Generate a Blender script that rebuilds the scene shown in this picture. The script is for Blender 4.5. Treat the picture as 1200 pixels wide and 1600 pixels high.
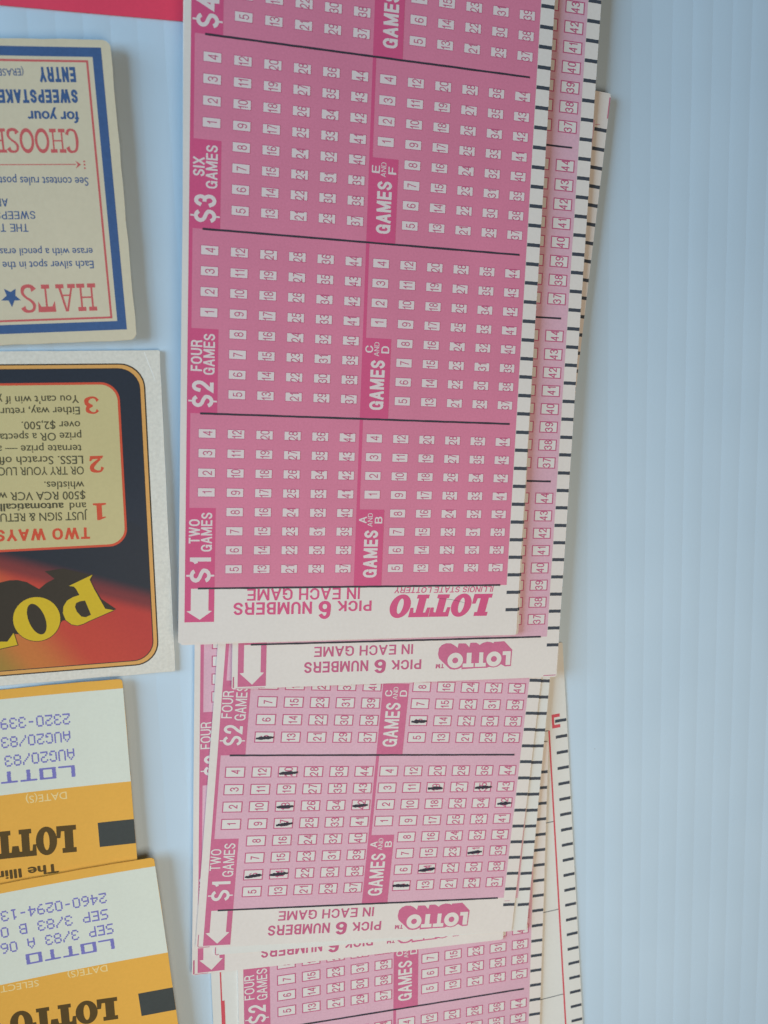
import bpy, bmesh, math, random
from mathutils import Matrix, Vector

random.seed(7)
for o in list(bpy.data.objects):
    bpy.data.objects.remove(o)
scene = bpy.context.scene
MM = 0.001                                   # everything below is written in millimetres

# ------------------------------------------------------------------ camera
cam = bpy.data.cameras.new("camera")
cam.sensor_fit = 'VERTICAL'
cam.sensor_height = 36.0
cam.lens = 1374.0 / 1600.0 * 36.0
cam.clip_start = 0.005
cam.clip_end = 20.0
camo = bpy.data.objects.new("camera", cam)
scene.collection.objects.link(camo)
Rcv = ((0.9720125, 0.0400485, 0.2314904), (0.0087684, -0.9908607, 0.1346036), (0.2347654, -0.1288066, -0.9634802))
m = Matrix(((Rcv[0][0], -Rcv[1][0], -Rcv[2][0], -7.5224 * MM),
            (Rcv[0][1], -Rcv[1][1], -Rcv[2][1], 40.1945 * MM),
            (Rcv[0][2], -Rcv[1][2], -Rcv[2][2], 204.1768 * MM),
            (0, 0, 0, 1)))
camo.matrix_world = m
cam.dof.use_dof = True
cam.dof.focus_distance = 0.212
cam.dof.aperture_fstop = 16.0
scene.camera = camo

# ------------------------------------------------------------------ light
world = bpy.data.worlds.new("World")
scene.world = world
world.use_nodes = True
bg = world.node_tree.nodes["Background"]
bg.inputs[0].default_value = (1.0, 0.86, 0.68, 1)
bg.inputs[1].default_value = 0.04


def area(name, loc, target, sx, sy, power, color):
    l = bpy.data.lights.new(name, 'AREA')
    l.shape = 'RECTANGLE'
    l.size, l.size_y = sx, sy
    l.energy = power
    l.color = color
    o = bpy.data.objects.new(name, l)
    o.location = loc
    d = Vector(target) - Vector(loc)
    o.rotation_euler = d.to_track_quat('-Z', 'Y').to_euler()
    scene.collection.objects.link(o)
    return o


area("window_light", (-1.45, 0.16, 0.62), (0.03, 0.0, 0.0), 0.9, 0.95, 24.5, (0.56, 0.90, 1.20))
area("low_fill_light", (0.07, -0.105, 0.28), (0.05, -0.05, 0.0), 0.24, 0.24, 0.45, (1.0, 0.86, 0.68))  # unseen warm fill, added low overhead so brightness drops toward the top

scene.view_settings.view_transform = 'Standard'
scene.view_settings.look = 'None'
scene.view_settings.exposure = 0.20
scene.view_settings.gamma = 1.0
scene.view_settings.use_curve_mapping = False


# ------------------------------------------------------------------ materials
def mat(name, col, rough=0.55, mottle=0.06, scale=900.0, bump=0.04, blotch=0.03, spec=0.2, speck=0.0):
    """Printed or bare stock: base colour with fine grain, slow blotches and a little relief."""
    M = bpy.data.materials.new(name)
    M.use_nodes = True
    nt = M.node_tree
    N, L = nt.nodes, nt.links
    b = N["Principled BSDF"]
    b.inputs["Roughness"].default_value = rough
    b.inputs["Specular IOR Level"].default_value = spec
    geo = N.new("ShaderNodeNewGeometry")
    n1 = N.new("ShaderNodeTexNoise")
    n1.inputs["Scale"].default_value = scale
    n1.inputs["Detail"].default_value = 3
    L.new(geo.outputs["Position"], n1.inputs["Vector"])
    n2 = N.new("ShaderNodeTexNoise")
    n2.inputs["Scale"].default_value = 55
    n2.inputs["Detail"].default_value = 4
    L.new(geo.outputs["Position"], n2.inputs["Vector"])
    a = N.new("ShaderNodeMath"); a.operation = 'MULTIPLY_ADD'
    L.new(n1.outputs["Fac"], a.inputs[0]); a.inputs[1].default_value = 2 * mottle; a.inputs[2].default_value = 1 - mottle
    c = N.new("ShaderNodeMath"); c.operation = 'MULTIPLY_ADD'
    L.new(n2.outputs["Fac"], c.inputs[0]); c.inputs[1].default_value = 2 * blotch; c.inputs[2].default_value = 1 - blotch
    d = N.new("ShaderNodeMath"); d.operation = 'MULTIPLY'
    L.new(a.outputs[0], d.inputs[0]); L.new(c.outputs[0], d.inputs[1])
    out = d
    if speck:
        v = N.new("ShaderNodeTexVoronoi"); v.inputs["Scale"].default_value = speck
        L.new(geo.outputs["Position"], v.inputs["Vector"])
        lt = N.new("ShaderNodeMath"); lt.operation = 'LESS_THAN'; lt.inputs[1].default_value = 0.12
        L.new(v.outputs["Distance"], lt.inputs[0])
        s2 = N.new("ShaderNodeMath"); s2.operation = 'MULTIPLY_ADD'
        L.new(lt.outputs[0], s2.inputs[0]); s2.inputs[1].default_value = -0.16; s2.inputs[2].default_value = 1
        e = N.new("ShaderNodeMath"); e.operation = 'MULTIPLY'
        L.new(d.outputs[0], e.inputs[0]); L.new(s2.outputs[0], e.inputs[1])
        out = e
    mx = N.new("ShaderNodeVectorMath"); mx.operation = 'SCALE'
    mx.inputs[0].default_value = col
    L.new(out.outputs[0], mx.inputs["Scale"])
    L.new(mx.outputs["Vector"], b.inputs["Base Color"])
    if bump:
        bp = N.new("ShaderNodeBump")
        bp.inputs["Strength"].default_value = bump
        bp.inputs["Distance"].default_value = 0.0003
        L.new(n1.outputs["Fac"], bp.inputs["Height"])
        L.new(bp.outputs["Normal"], b.inputs["Normal"])
    return M


PAPER = (0.83, 0.745, 0.68)
M_PAPER = mat("slip_paper", PAPER, 0.6, 0.045, 1300, 0.07, 0.05)
M_PAPER_AGED = mat("slip_paper_aged", (0.80, 0.77, 0.71), 0.62, 0.03, 1200, 0.05, 0.04)
M_A_FIELD = mat("deep_pink_tint", (0.76, 0.235, 0.35), 0.5, 0.11, 2200, 0.03, 0.10)
M_A_SOLID = mat("deep_pink_solid", (0.72, 0.11, 0.245), 0.5, 0.09, 2000, 0.03, 0.08)
M_A_BOX = mat("number_box_white", (0.82, 0.69, 0.67), 0.6, 0.03, 1500, 0.03, 0.03)
M_A_INK = mat("deep_pink_numeral", (0.60, 0.12, 0.235), 0.5, 0.10, 2500, 0.0, 0.05)
M_B_FIELD = mat("pale_pink_tint", (0.77, 0.455, 0.54), 0.5, 0.12, 2200, 0.03, 0.07)
M_B_SOLID = mat("pink_solid", (0.66, 0.165, 0.29), 0.5, 0.12, 1800, 0.03, 0.06)
M_B_BOX = mat("pale_number_box_white", (0.80, 0.735, 0.69), 0.6, 0.03, 1500, 0.03, 0.03)
M_B_INK = mat("pink_numeral", (0.60, 0.135, 0.25), 0.5, 0.14, 2200, 0.0, 0.06)
M_BLACK = mat("black_ink", (0.05, 0.045, 0.06), 0.5, 0.25, 2200, 0.0, 0.08)
M_TICK = mat("timing_mark_ink", (0.065, 0.075, 0.095), 0.5, 0.20, 2200, 0.0, 0.08)
M_PEN = mat("pen_ink", (0.035, 0.03, 0.05), 0.4, 0.4, 2600, 0.0, 0.1)
M_RED = mat("red_ink", (0.72, 0.10, 0.13), 0.5, 0.10, 2200, 0.0, 0.05)
M_REDCARD = mat("red_card_ink", (0.90, 0.075, 0.14), 0.5, 0.05, 1500, 0.03, 0.05)

M_HATS = mat("cream_card", (0.72, 0.605, 0.425), 0.65, 0.05, 900, 0.07, 0.05)
M_HBLUE = mat("blue_ink", (0.065, 0.125, 0.27), 0.55, 0.16, 1500, 0.03, 0.08)
M_HRED = mat("rose_red_ink", (0.66, 0.13, 0.125), 0.55, 0.12, 1600, 0.0, 0.06)
M_POTP = mat("grey_card", (0.80, 0.735, 0.635), 0.7, 0.16, 1500, 0.16, 0.035)
M_CREASE = mat("crease_white", (0.90, 0.86, 0.80), 0.7, 0.2, 1800, 0.1, 0.05)
M_NAVY = mat("navy_ink", (0.033, 0.040, 0.055), 0.45, 0.10, 1500, 0.02, 0.10)
M_CREAM = mat("yellow_cream_ink", (0.66, 0.54, 0.265), 0.5, 0.05, 1300, 0.03, 0.04)
M_ORED = mat("orange_red_ink", (0.72, 0.10, 0.05), 0.5, 0.08, 1500, 0.0, 0.05)
M_GOLD = mat("gold_ink", (0.80, 0.40, 0.12), 0.45, 0.08, 1500, 0.0, 0.08)
M_YEL = mat("yellow_lettering", (0.74, 0.49, 0.03), 0.45, 0.06, 1500, 0.0, 0.07)
M_SHAD = mat("brown_black_ink", (0.055, 0.043, 0.032), 0.42, 0.10, 1500, 0.0, 0.08)
M_TXT = mat("dark_text_ink", (0.10, 0.09, 0.05), 0.5, 0.15, 2000, 0.0, 0.05)
M_ORANGE = mat("ticket_orange", (0.86, 0.43, 0.075), 0.5, 0.05, 1500, 0.03, 0.05)
M_TWHITE = mat("ticket_white", (0.75, 0.735, 0.61), 0.6, 0.04, 1300, 0.05, 0.04)
M_VIOLET = mat("violet_printer_ink", (0.22, 0.20, 0.49), 0.5, 0.18, 1800, 0.0, 0.08)
M_BLOCK = mat("ticket_dark_block", (0.065, 0.068, 0.062), 0.5, 0.12, 1500, 0.0, 0.08)
M_BROWN = mat("ticket_brown_lettering", (0.115, 0.068, 0.022), 0.5, 0.12, 1500, 0.0, 0.06)
M_PALE = mat("ticket_pale_lettering", (0.90, 0.66, 0.30), 0.5, 0.05, 1500, 0.0, 0.05)

# sunset print of the lower panel: position-based print colours of the card itself
M_SUN = mat("sunset_print", (0.6, 0.07, 0.05), 0.42, 0.07, 1500, 0.02, 0.06)
nt = M_SUN.node_tree
N, L = nt.nodes, nt.links
tc = N.new("ShaderNodeTexCoord")


def ramp(fx, fy, off, stops):
    """Colour ramp along fx*x + fy*y (mm, card coordinates)."""
    dp = N.new("ShaderNodeVectorMath"); dp.operation = 'DOT_PRODUCT'
    dp.inputs[1].default_value = (fx / MM, fy / MM, 0)
    L.new(tc.outputs["Object"], dp.inputs[0])
    ad = N.new("ShaderNodeMath"); ad.operation = 'ADD'; ad.inputs[1].default_value = off
    L.new(dp.outputs["Value"], ad.inputs[0])
    r = N.new("ShaderNodeValToRGB")
    r.color_ramp.interpolation = 'EASE'
    while len(r.color_ramp.elements) < len(stops):
        r.color_ramp.elements.new(0.5)
    for e, (p, c) in zip(r.color_ramp.elements, stops):
        e.position = p
        e.color = (*c, 1)
    L.new(ad.outputs[0], r.inputs[0])
    return r


warm = ramp(0.022, 0.016, 0.92, [(0.0, (0.22, 0.20, 0.04)), (0.16, (0.42, 0.24, 0.055)), (0.34, (0.64, 0.20, 0.055)), (0.62, (0.62, 0.075, 0.05)), (1.0, (0.56, 0.06, 0.05))])
dark = ramp(0.0494, 0.1429, -1.74, [(0.0, (0, 0, 0)), (0.45, (0.62, 0.62, 0.62)), (1.0, (1, 1, 1))])
mixn = N.new("ShaderNodeMix"); mixn.data_type = 'RGBA'
L.new(dark.outputs[0], mixn.inputs[0])
L.new(warm.outputs[0], mixn.inputs[6])
mixn.inputs[7].default_value = (0.032, 0.038, 0.050, 1)
sc_node = [n for n in N if n.bl_idname == "ShaderNodeVectorMath" and n.operation == 'SCALE'][0]
L.new(mixn.outputs[2], sc_node.inputs[0])

# ------------------------------------------------------------------ table: fluted white plastic board
M_TABLE = bpy.data.materials.new("fluted_white_plastic")
M_TABLE.use_nodes = True
nt = M_TABLE.node_tree
b = nt.nodes["Principled BSDF"]
b.inputs["Roughness"].default_value = 0.42
b.inputs["Specular IOR Level"].default_value = 0.35
b.inputs["Subsurface Weight"].default_value = 0.0
geo = nt.nodes.new("ShaderNodeNewGeometry")
nz = nt.nodes.new("ShaderNodeTexNoise"); nz.inputs["Scale"].default_value = 30; nz.inputs["Detail"].default_value = 3
nt.links.new(geo.outputs["Position"], nz.inputs["Vector"])
cr = nt.nodes.new("ShaderNodeValToRGB")
cr.color_ramp.elements[0].position = 0.3; cr.color_ramp.elements[0].color = (0.575, 0.705, 0.815, 1)
cr.color_ramp.elements[1].position = 0.7; cr.color_ramp.elements[1].color = (0.605, 0.735, 0.845, 1)
nt.links.new(nz.outputs["Fac"], cr.inputs[0])
vz = nt.nodes.new("ShaderNodeTexVoronoi"); vz.inputs["Scale"].default_value = 42
nt.links.new(geo.outputs["Position"], vz.inputs["Vector"])
lt = nt.nodes.new("ShaderNodeMath"); lt.operation = 'LESS_THAN'; lt.inputs[1].default_value = 0.005
nt.links.new(vz.outputs["Distance"], lt.inputs[0])
mxt = nt.nodes.new("ShaderNodeMix"); mxt.data_type = 'RGBA'
nt.links.new(lt.outputs[0], mxt.inputs[0]); nt.links.new(cr.outputs[0], mxt.inputs[6])
mxt.inputs[7].default_value = (0.36, 0.38, 0.40, 1)
nt.links.new(mxt.outputs[2], b.inputs["Base Color"])
n3 = nt.nodes.new("ShaderNodeTexNoise"); n3.inputs["Scale"].default_value = 1500
nt.links.new(geo.outputs["Position"], n3.inputs["Vector"])
bp = nt.nodes.new("ShaderNodeBump"); bp.inputs["Strength"].default_value = 0.03; bp.inputs["Distance"].default_value = 0.0002
nt.links.new(n3.outputs["Fac"], bp.inputs["Height"]); nt.links.new(bp.outputs["Normal"], b.inputs["Normal"])


def build_table():
    pitch, half, seg = 5.45, 330.0, 7
    vs, fs = [], []
    nfl = int(2 * half / pitch)
    for i in range(nfl):
        x0 = -half + i * pitch
        dep = 0.030 * random.uniform(0.6, 1.35)
        tilt = random.uniform(-0.004, 0.004)
        base = len(vs)
        for k in range(seg + 1):
            t = k / seg
            z = dep * 4 * t * (1 - t) + tilt * (t - 0.5) - 0.045
            if k in (0, seg):
                z = -0.052
            vs += [(x0 + t * pitch, -half, z - 0.004), (x0 + t * pitch, half, z - 0.004)]
        for k in range(seg):
            a = base + 2 * k
            fs.append((a, a + 2, a + 3, a + 1))
    # body under the fluted skin
    q = len(vs)
    w = -half + nfl * pitch
    vs += [(-half, -half, -4), (w, -half, -4), (w, half, -4), (-half, half, -4),
           (-half, -half, -0.004), (w, -half, -0.004), (w, half, -0.004), (-half, half, -0.004)]
    fs += [(q, q + 3, q + 2, q + 1), (q, q + 1, q + 5, q + 4), (q + 1, q + 2, q + 6, q + 5), (q + 2, q + 3, q + 7, q + 6), (q + 3, q, q + 4, q + 7)]
    me = bpy.data.meshes.new("table_top")
    me.from_pydata([(x * MM, y * MM, z * MM) for x, y, z in vs], [], fs)
    me.materials.append(M_TABLE)
    for p in me.polygons:
        p.use_smooth = p.index < nfl * seg
    o = bpy.data.objects.new("table_top", me)
    scene.collection.objects.link(o)
    o.location = (0.045, 0.0, 0)
    o.rotation_euler = (0, 0, math.radians(4.1))
    o["kind"] = "structure"
    o["label"] = "white fluted plastic board with faint vertical ribs"


build_table()

# ------------------------------------------------------------------ drawing helpers
LAYER = 0.011          # mm between one printed layer and the next


class Card:
    """A flat or gently curled piece of card: root empty + body; prints follow its surface."""

    def __init__(self, name, label, category, loc, rot, scale=1.0, thick=0.2, zf=None, group=None):
        self.t = thick
        self.zf = zf or (lambda x, y: 0.0)
        r = bpy.data.objects.new(name, None)
        r.empty_display_size = 0.01
        r.location = (loc[0] * MM, loc[1] * MM, loc[2] * MM)
        r.rotation_euler = (0, 0, math.radians(rot))
        r.scale = (scale, scale, 1)
        r["label"] = label
        r["category"] = category
        if group:
            r["group"] = group
        scene.collection.objects.link(r)
        self.root = r

    def top(self, x, y, layer=0):
        return self.zf(x, y) + self.t + layer * LAYER

    def add(self, name, v2, faces, mats, layer, parent=None, midx=None):
        me = bpy.data.meshes.new(name)
        me.from_pydata([(q[0] * MM, q[1] * MM, self.top(q[0], q[1], layer + (q[2] if len(q) > 2 else 0)) * MM) for q in v2], [], faces)
        for mm_ in (mats if isinstance(mats, (list, tuple)) else [mats]):
            me.materials.append(mm_)
        if midx:
            for p, i in zip(me.polygons, midx):
                p.material_index = i
        # faces up
        if me.polygons and sum(p.normal.z for p in me.polygons) < 0:
            me.flip_normals()
        o = bpy.data.objects.new(name, me)
        scene.collection.objects.link(o)
        o.parent = parent or self.root
        return o

    def body(self, x0, x1, y0, y1, matl, r=0.8, step=6.0, wear=0.03, name="paper", corners="all", smooth=True):
        def lines(a, b):
            n = max(2, int((b - a) / step))
            core = [a + r + (b - a - 2 * r) * i / n for i in range(n + 1)]
            return [a, a + .25 * r, a + .5 * r, a + .75 * r] + core + [b - .75 * r, b - .5 * r, b - .25 * r, b]
        X, Y = lines(x0, x1), lines(y0, y1)
        rnd = random.Random(hash((round(x0, 2), round(y1, 2))) & 0xffff)
        pts = []
        for j, y in enumerate(Y):
            row = []
            for i, x in enumerate(X):
                px, py = x, y
                cx = x1 - r if x > x1 - r else (x0 + r if x < x0 + r else None)
                cy = y1 - r if y > y1 - r else (y0 + r if y < y0 + r else None)
                if cx is not None and cy is not None:
                    a, c = (x - cx) / r, (y - cy) / r
                    px = cx + r * a * math.sqrt(1 - c * c / 2)
                    py = cy + r * c * math.sqrt(1 - a * a / 2)
                if i in (0, len(X) - 1):
                    px += rnd.uniform(-wear, wear)
                if j in (0, len(Y) - 1):
                    py += rnd.uniform(-wear, wear)
                row.append((px, py))
            pts.append(row)
        nx, ny = len(X), len(Y)
        vs, fs = [], []
        for lvl in (0, 1):
            for j in range(ny):
                for i in range(nx):
                    px, py = pts[j][i]
                    vs.append((px, py, self.zf(px, py) + lvl * self.t))
        n = nx * ny
        idx = lambda i, j, l: l * n + j * nx + i
        for j in range(ny - 1):
            for i in range(nx - 1):
                fs.append((idx(i, j, 1), idx(i + 1, j, 1), idx(i + 1, j + 1, 1), idx(i, j + 1, 1)))
                fs.append((idx(i, j, 0), idx(i, j + 1, 0), idx(i + 1, j + 1, 0), idx(i + 1, j, 0)))
        for i in range(nx - 1):
            fs.append((idx(i, 0, 0), idx(i + 1, 0, 0), idx(i + 1, 0, 1), idx(i, 0, 1)))
            fs.append((idx(i + 1, ny - 1, 0), idx(i, ny - 1, 0), idx(i, ny - 1, 1), idx(i + 1, ny - 1, 1)))
        for j in range(ny - 1):
            fs.append((idx(0, j + 1, 0), idx(0, j, 0), idx(0, j, 1), idx(0, j + 1, 1)))
            fs.append((idx(nx - 1, j, 0), idx(nx - 1, j + 1, 0), idx(nx - 1, j + 1, 1), idx(nx - 1, j, 1)))
        me = bpy.data.meshes.new(name)
        me.from_pydata([(x * MM, y * MM, z * MM) for x, y, z in vs], [], fs)
        me.materials.append(matl)
        o = bpy.data.objects.new(name, me)
        scene.collection.objects.link(o)
        o.parent = self.root
        return o

    # ---- printed shapes
    def rect(self, name, x0, x1, y0, y1, matl, layer, parent=None, step=5.0):
        nx = max(1, int(abs(x1 - x0) / step)); ny = max(1, int(abs(y1 - y0) / step))
        v = [(x0 + (x1 - x0) * i / nx, y0 + (y1 - y0) * j / ny) for j in range(ny + 1) for i in range(nx + 1)]
        f = [(j * (nx + 1) + i, j * (nx + 1) + i + 1, (j + 1) * (nx + 1) + i + 1, (j + 1) * (nx + 1) + i) for j in range(ny) for i in range(nx)]
        return self.add(name, v, f, matl, layer, parent)

    def quad(self, name, c, matl, layer, parent=None, n=8):
        """c: 4 corners, gridded so that it follows a curled card"""
        v, f = [], []
        for j in range(n + 1):
            for i in range(n + 1):
                s, t = i / n, j / n
                v.append(tuple((1 - s) * (1 - t) * c[0][k] + s * (1 - t) * c[1][k] + s * t * c[2][k] + (1 - s) * t * c[3][k] for k in (0, 1)))
        for j in range(n):
            for i in range(n):
                a = j * (n + 1) + i
                f.append((a, a + 1, a + n + 2, a + n + 1))
        return self.add(name, v, f, matl, layer, parent)

    def poly(self, name, loops, matl, layer, parent=None):
        v, f = fill(loops)
        return self.add(name, v, f, matl, layer, parent)

    def caps(self, name, s, p0, p1, cap, matl, layer, wt=0.16, shear=0.0, parent=None, squeeze=1.0, track=0.13):
        v, f, w, ch = sans(s, wt, squeeze, track)
        return self.add(name, place(v, w, ch, p0, p1, cap, shear), f, matl, layer, parent)

    def text(self, name, s, p0, p1, cap, matl, layer, bold=0.0, shear=0.0, parent=None):
        if bold > 0.006:                     # bold: the same letters struck several times, a hair apart
            v, f, w, ch = text_mesh(s, 0.0)
            V, F = [], []
            d = bold * 0.8
            for k, (ax, ay) in enumerate(((0, 0), (d, 0), (-d, 0), (0, d * .6), (0, -d * .6))):
                b0 = len(V)
                V += [(x + ax, y + ay, 0.09 * k) for x, y in v]
                F += [tuple(i + b0 for i in q) for q in f]
            return self.add(name, place(V, w, ch, p0, p1, cap, shear), F, matl, layer, parent)
        v, f, w, ch = text_mesh(s, bold)
        return self.add(name, place(v, w, ch, p0, p1, cap, shear), f, matl, layer, parent)

    def shapes(self, name, v, f, w, p0, p1, cap, matl, layer, shear=0.0, parent=None):
        return self.add(name, place(v, w, 1.0, p0, p1, cap, shear), f, matl, layer, parent)


def place(v, w, ch, p0, p1, cap, shear=0.0):
    ex, ey = p1[0] - p0[0], p1[1] - p0[1]
    Wd = math.hypot(ex, ey)
    ex, ey = ex / Wd, ey / Wd
    nx_, ny_ = -ey, ex
    Wd -= abs(shear) * cap
    out = []
    for q in v:
        x, y = q[0], q[1]
        a = x / w * Wd + shear * cap * (y / ch) + (abs(shear) * cap if shear < 0 else 0)
        c = y / ch * cap
        out.append((p0[0] + ex * a + nx_ * c, p0[1] + ey * a + ny_ * c) + tuple(q[2:]))
    return out


def fill(loops):
    bm = bmesh.new()
    for lp in loops:
        vs = [bm.verts.new((x, y, 0)) for x, y in lp]
        for i in range(len(vs)):
            bm.edges.new((vs[i], vs[(i + 1) % len(vs)]))
    bmesh.ops.triangle_fill(bm, use_beauty=True, use_dissolve=False, edges=bm.edges[:], normal=(0, 0, 1))
    bm.verts.index_update()
    v = [(x.co.x, x.co.y) for x in bm.verts]
    f = [tuple(a.index for a in fc.verts) for fc in bm.faces]
    bm.free()
    return v, f


def font_raw(s, bold):
    cu = bpy.data.curves.new("lettering", 'FONT')
    cu.body = s
    cu.size = 1.0
    cu.offset = bold
    cu.resolution_u = 3
    ob = bpy.data.objects.new("lettering", cu)
    scene.collection.objects.link(ob)
    bpy.context.view_layer.update()
    dg = bpy.context.evaluated_depsgraph_get()
    me = bpy.data.meshes.new_from_object(ob.evaluated_get(dg))
    v = [(p.co.x, p.co.y) for p in me.vertices]
    f = [tuple(p.vertices) for p in me.polygons]
    bpy.data.meshes.remove(me)
    bpy.data.objects.remove(ob)
    bpy.data.curves.remove(cu)
    return v, f


_tc, _cap = {}, {}


def text_mesh(s, bold):
    if bold not in _cap:
        hv, _ = font_raw("H", bold)
        _cap[bold] = (min(p[1] for p in hv), max(p[1] for p in hv))
    if (s, bold) not in _tc:
        v, f = font_raw(s, bold)
        mx = min(p[0] for p in v)
        b0, b1 = _cap[bold]
        v = [(x - mx, y - b0) for x, y in v]
        _tc[(s, bold)] = (v, f, max(p[0] for p in v), b1 - b0)
    return _tc[(s, bold)]


# ---- stroke-drawn grotesque capitals and figures (each stroke sits a hair above the one before it)
def arc(cx, cy, rx, ry, a0, a1, n=9):
    return [(cx + rx * math.cos(math.radians(a0 + (a1 - a0) * i / n)), cy + ry * math.sin(math.radians(a0 + (a1 - a0) * i / n))) for i in range(n + 1)]


def _S(t=.27):
    return arc(.5, .75, .47, .25, 20, 180, 8) + [(.10, .63), (.30, .54), (.70, .45), (.95, .36)] + arc(.5, .27, .5, .27, 10, -165, 9)


G_ = {  # width, strokes (points in a unit box that is inset by half the stroke), closed flag is a leading None
    '0': (.56, [[None] + arc(.5, .66, .5, .34, 0, 180) + arc(.5, .34, .5, .34, 180, 360)]),
    '1': (.40, [[(.78, 0), (.78, 1)], [(.70, .94), (.45, .78), (.02, .74)]]),
    '2': (.56, [arc(.5, .70, .48, .30, 175, -25, 10) + [(.74, .42), (.30, .20), (.04, 0), (1, 0)]]),
    '3': (.56, [arc(.48, .75, .46, .25, 165, -75, 9), arc(.48, .28, .52, .28, 80, -165, 11), [(.34, .54), (.60, .54)]]),
    '4': (.60, [[(.74, 0), (.74, 1)], [(.70, .98), (.0, .26), (1.0, .26)]]),
    '5': (.56, [[(.92, 1), (.16, 1), (.08, .50), (.28, .60)] + arc(.48, .32, .52, .32, 70, -160, 10)]),
    '6': (.56, [arc(.52, .72, .44, .28, 32, 175, 8) + [(.03, .5), (.02, .30)], [None] + arc(.5, .28, .49, .28, 0, 345, 14)]),
    '7': (.54, [[(0, 1), (1, 1), (.62, .52), (.36, 0)]]),
    '8': (.56, [[None] + arc(.5, .76, .43, .24, 0, 345, 14), [None] + arc(.5, .27, .5, .27, 0, 345, 14)]),
    '9': (.56, [arc(.48, .28, .44, .28, 212, 355, 8) + [(.97, .5), (.98, .70)], [None] + arc(.5, .72, .49, .28, 180, 525, 14)]),
    '$': (.62, [_S(), [(.5, -.30), (.5, .02)], [(.5, .98), (.5, 1.30)]]),
    'A': (.70, [[(0, 0), (.46, 1)], [(1, 0), (.54, 1)], [(.17, .30), (.83, .30)], [(.40, 1), (.60, 1)]]),
    'B': (.64, [[(0, 0), (0, 1)], [(0, 1), (.55, 1)] + arc(.60, .765, .34, .235, 90, -90, 7) + [(.0, .53)], [(.0, .53), (.6, .53)] + arc(.62, .265, .38, .265, 90, -90, 7) + [(0, 0)]]),
    'C': (.68, [arc(.5, .66, .5, .34, 12, 180, 9) + arc(.5, .34, .5, .34, 180, 348, 9)]),
    'D': (.66, [[(0, 0), (0, 1)], [(0, 1), (.45, 1)] + arc(.50, .64, .50, .36, 90, 0, 6) + arc(.50, .36, .50, .36, 0, -90, 6) + [(0, 0)]]),
    'E': (.60, [[(0, 0), (0, 1)], [(0, 1), (1, 1)], [(0, .52), (.9, .52)], [(0, 0), (1, 0)]]),
    'F': (.56, [[(0, -.0), (0, 1)], [(0, 1), (1, 1)], [(0, .50), (.88, .50)]]),
    'G': (.70, [arc(.5, .66, .5, .34, 12, 180, 9) + arc(.5, .34, .5, .34, 180, 345, 9) + [(1, .46), (.56, .46)], [(1, 0), (1, .40)]]),
    'H': (.66, [[(0, 0), (0, 1)], [(1, 0), (1, 1)], [(0, .52), (1, .52)]]),
    'I': (.14, [[(.5, 0), (.5, 1)]]),
    'K': (.66, [[(0, 0), (0, 1)], [(.95, 1), (.05, .40)], [(.36, .62), (1, 0)]]),
    'L': (.56, [[(0, 0), (0, 1)], [(0, 0), (1, 0)]]),
    'M': (.84, [[(0, 0), (0, 1)], [(1, 0), (1, 1)], [(.06, 1), (.5, .06)], [(.94, 1), (.5, .06)]]),
    'N': (.68, [[(0, 0), (0, 1)], [(1, 0), (1, 1)], [(.04, 1), (.96, 0)]]),
    'O': (.72, [[None] + arc(.5, .62, .5, .38, 0, 180) + arc(.5, .38, .5, .38, 180, 360)]),
    'P': (.62, [[(0, 0), (0, 1)], [(0, 1), (.55, 1)] + arc(.62, .735, .38, .265, 90, -90, 7) + [(.0, .47)]]),
    'R': (.66, [[(0, 0), (0, 1)], [(0, 1), (.55, 1)] + arc(.60, .745, .38, .255, 90, -90, 7) + [(.0, .49)], [(.60, .49), (.86, .40), (.92, .18), (.98, 0)]]),
    'S': (.64, [_S()]),
    'T': (.62, [[(0, 1), (1, 1)], [(.5, 0), (.5, 1)]]),
    'U': (.66, [[(0, 1), (0, .40)] + arc(.5, .36, .5, .36, 180, 360, 10) + [(1, .40), (1, 1)]]),
    'W': (.98, [[(0, 1), (.25, .0)], [(.5, .98), (.25, .0)], [(.5, .98), (.75, .0)], [(1, 1), (.75, .0)]]),
    'X': (.66, [[(0, 1), (1, 0)], [(1, 1), (0, 0)]]),
    'Y': (.66, [[(0, 1), (.5, .44)], [(1, 1), (.5, .44)], [(.5, .50), (.5, 0)]]),
}


def miter(pts, h, closed):
    P = [Vector((x, y)) for x, y in pts]
    Q = [P[0]]
    for p in P[1:]:
        if (p - Q[-1]).length > 1e-4:
            Q.append(p)
    if closed and (Q[0] - Q[-1]).length < 1e-3:
        Q.pop()
    n = len(Q)
    v = []
    for i, p in enumerate(Q):
        a = Q[i - 1] if (i > 0 or closed) else None
        c = Q[(i + 1) % n] if (i < n - 1 or closed) else None
        d1 = (p - a).normalized() if a is not None else None
        d2 = (c - p).normalized() if c is not None else None
        if d1 is None: d1 = d2
        if d2 is None: d2 = d1
        n1 = Vector((-d1.y, d1.x)); n2 = Vector((-d2.y, d2.x))
        mm_ = n1 + n2
        if mm_.length < 1e-4: mm_ = n1
        mm_.normalize()
        k = h / max(0.45, mm_.dot(n1))
        v += [(p.x + mm_.x * k, p.y + mm_.y * k), (p.x - mm_.x * k, p.y - mm_.y * k)]
    f = [(2 * i, 2 * i + 1, 2 * ((i + 1) % n) + 1, 2 * ((i + 1) % n)) for i in range(n if closed else n - 1)]
    return v, f


_sf = {}


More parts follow.
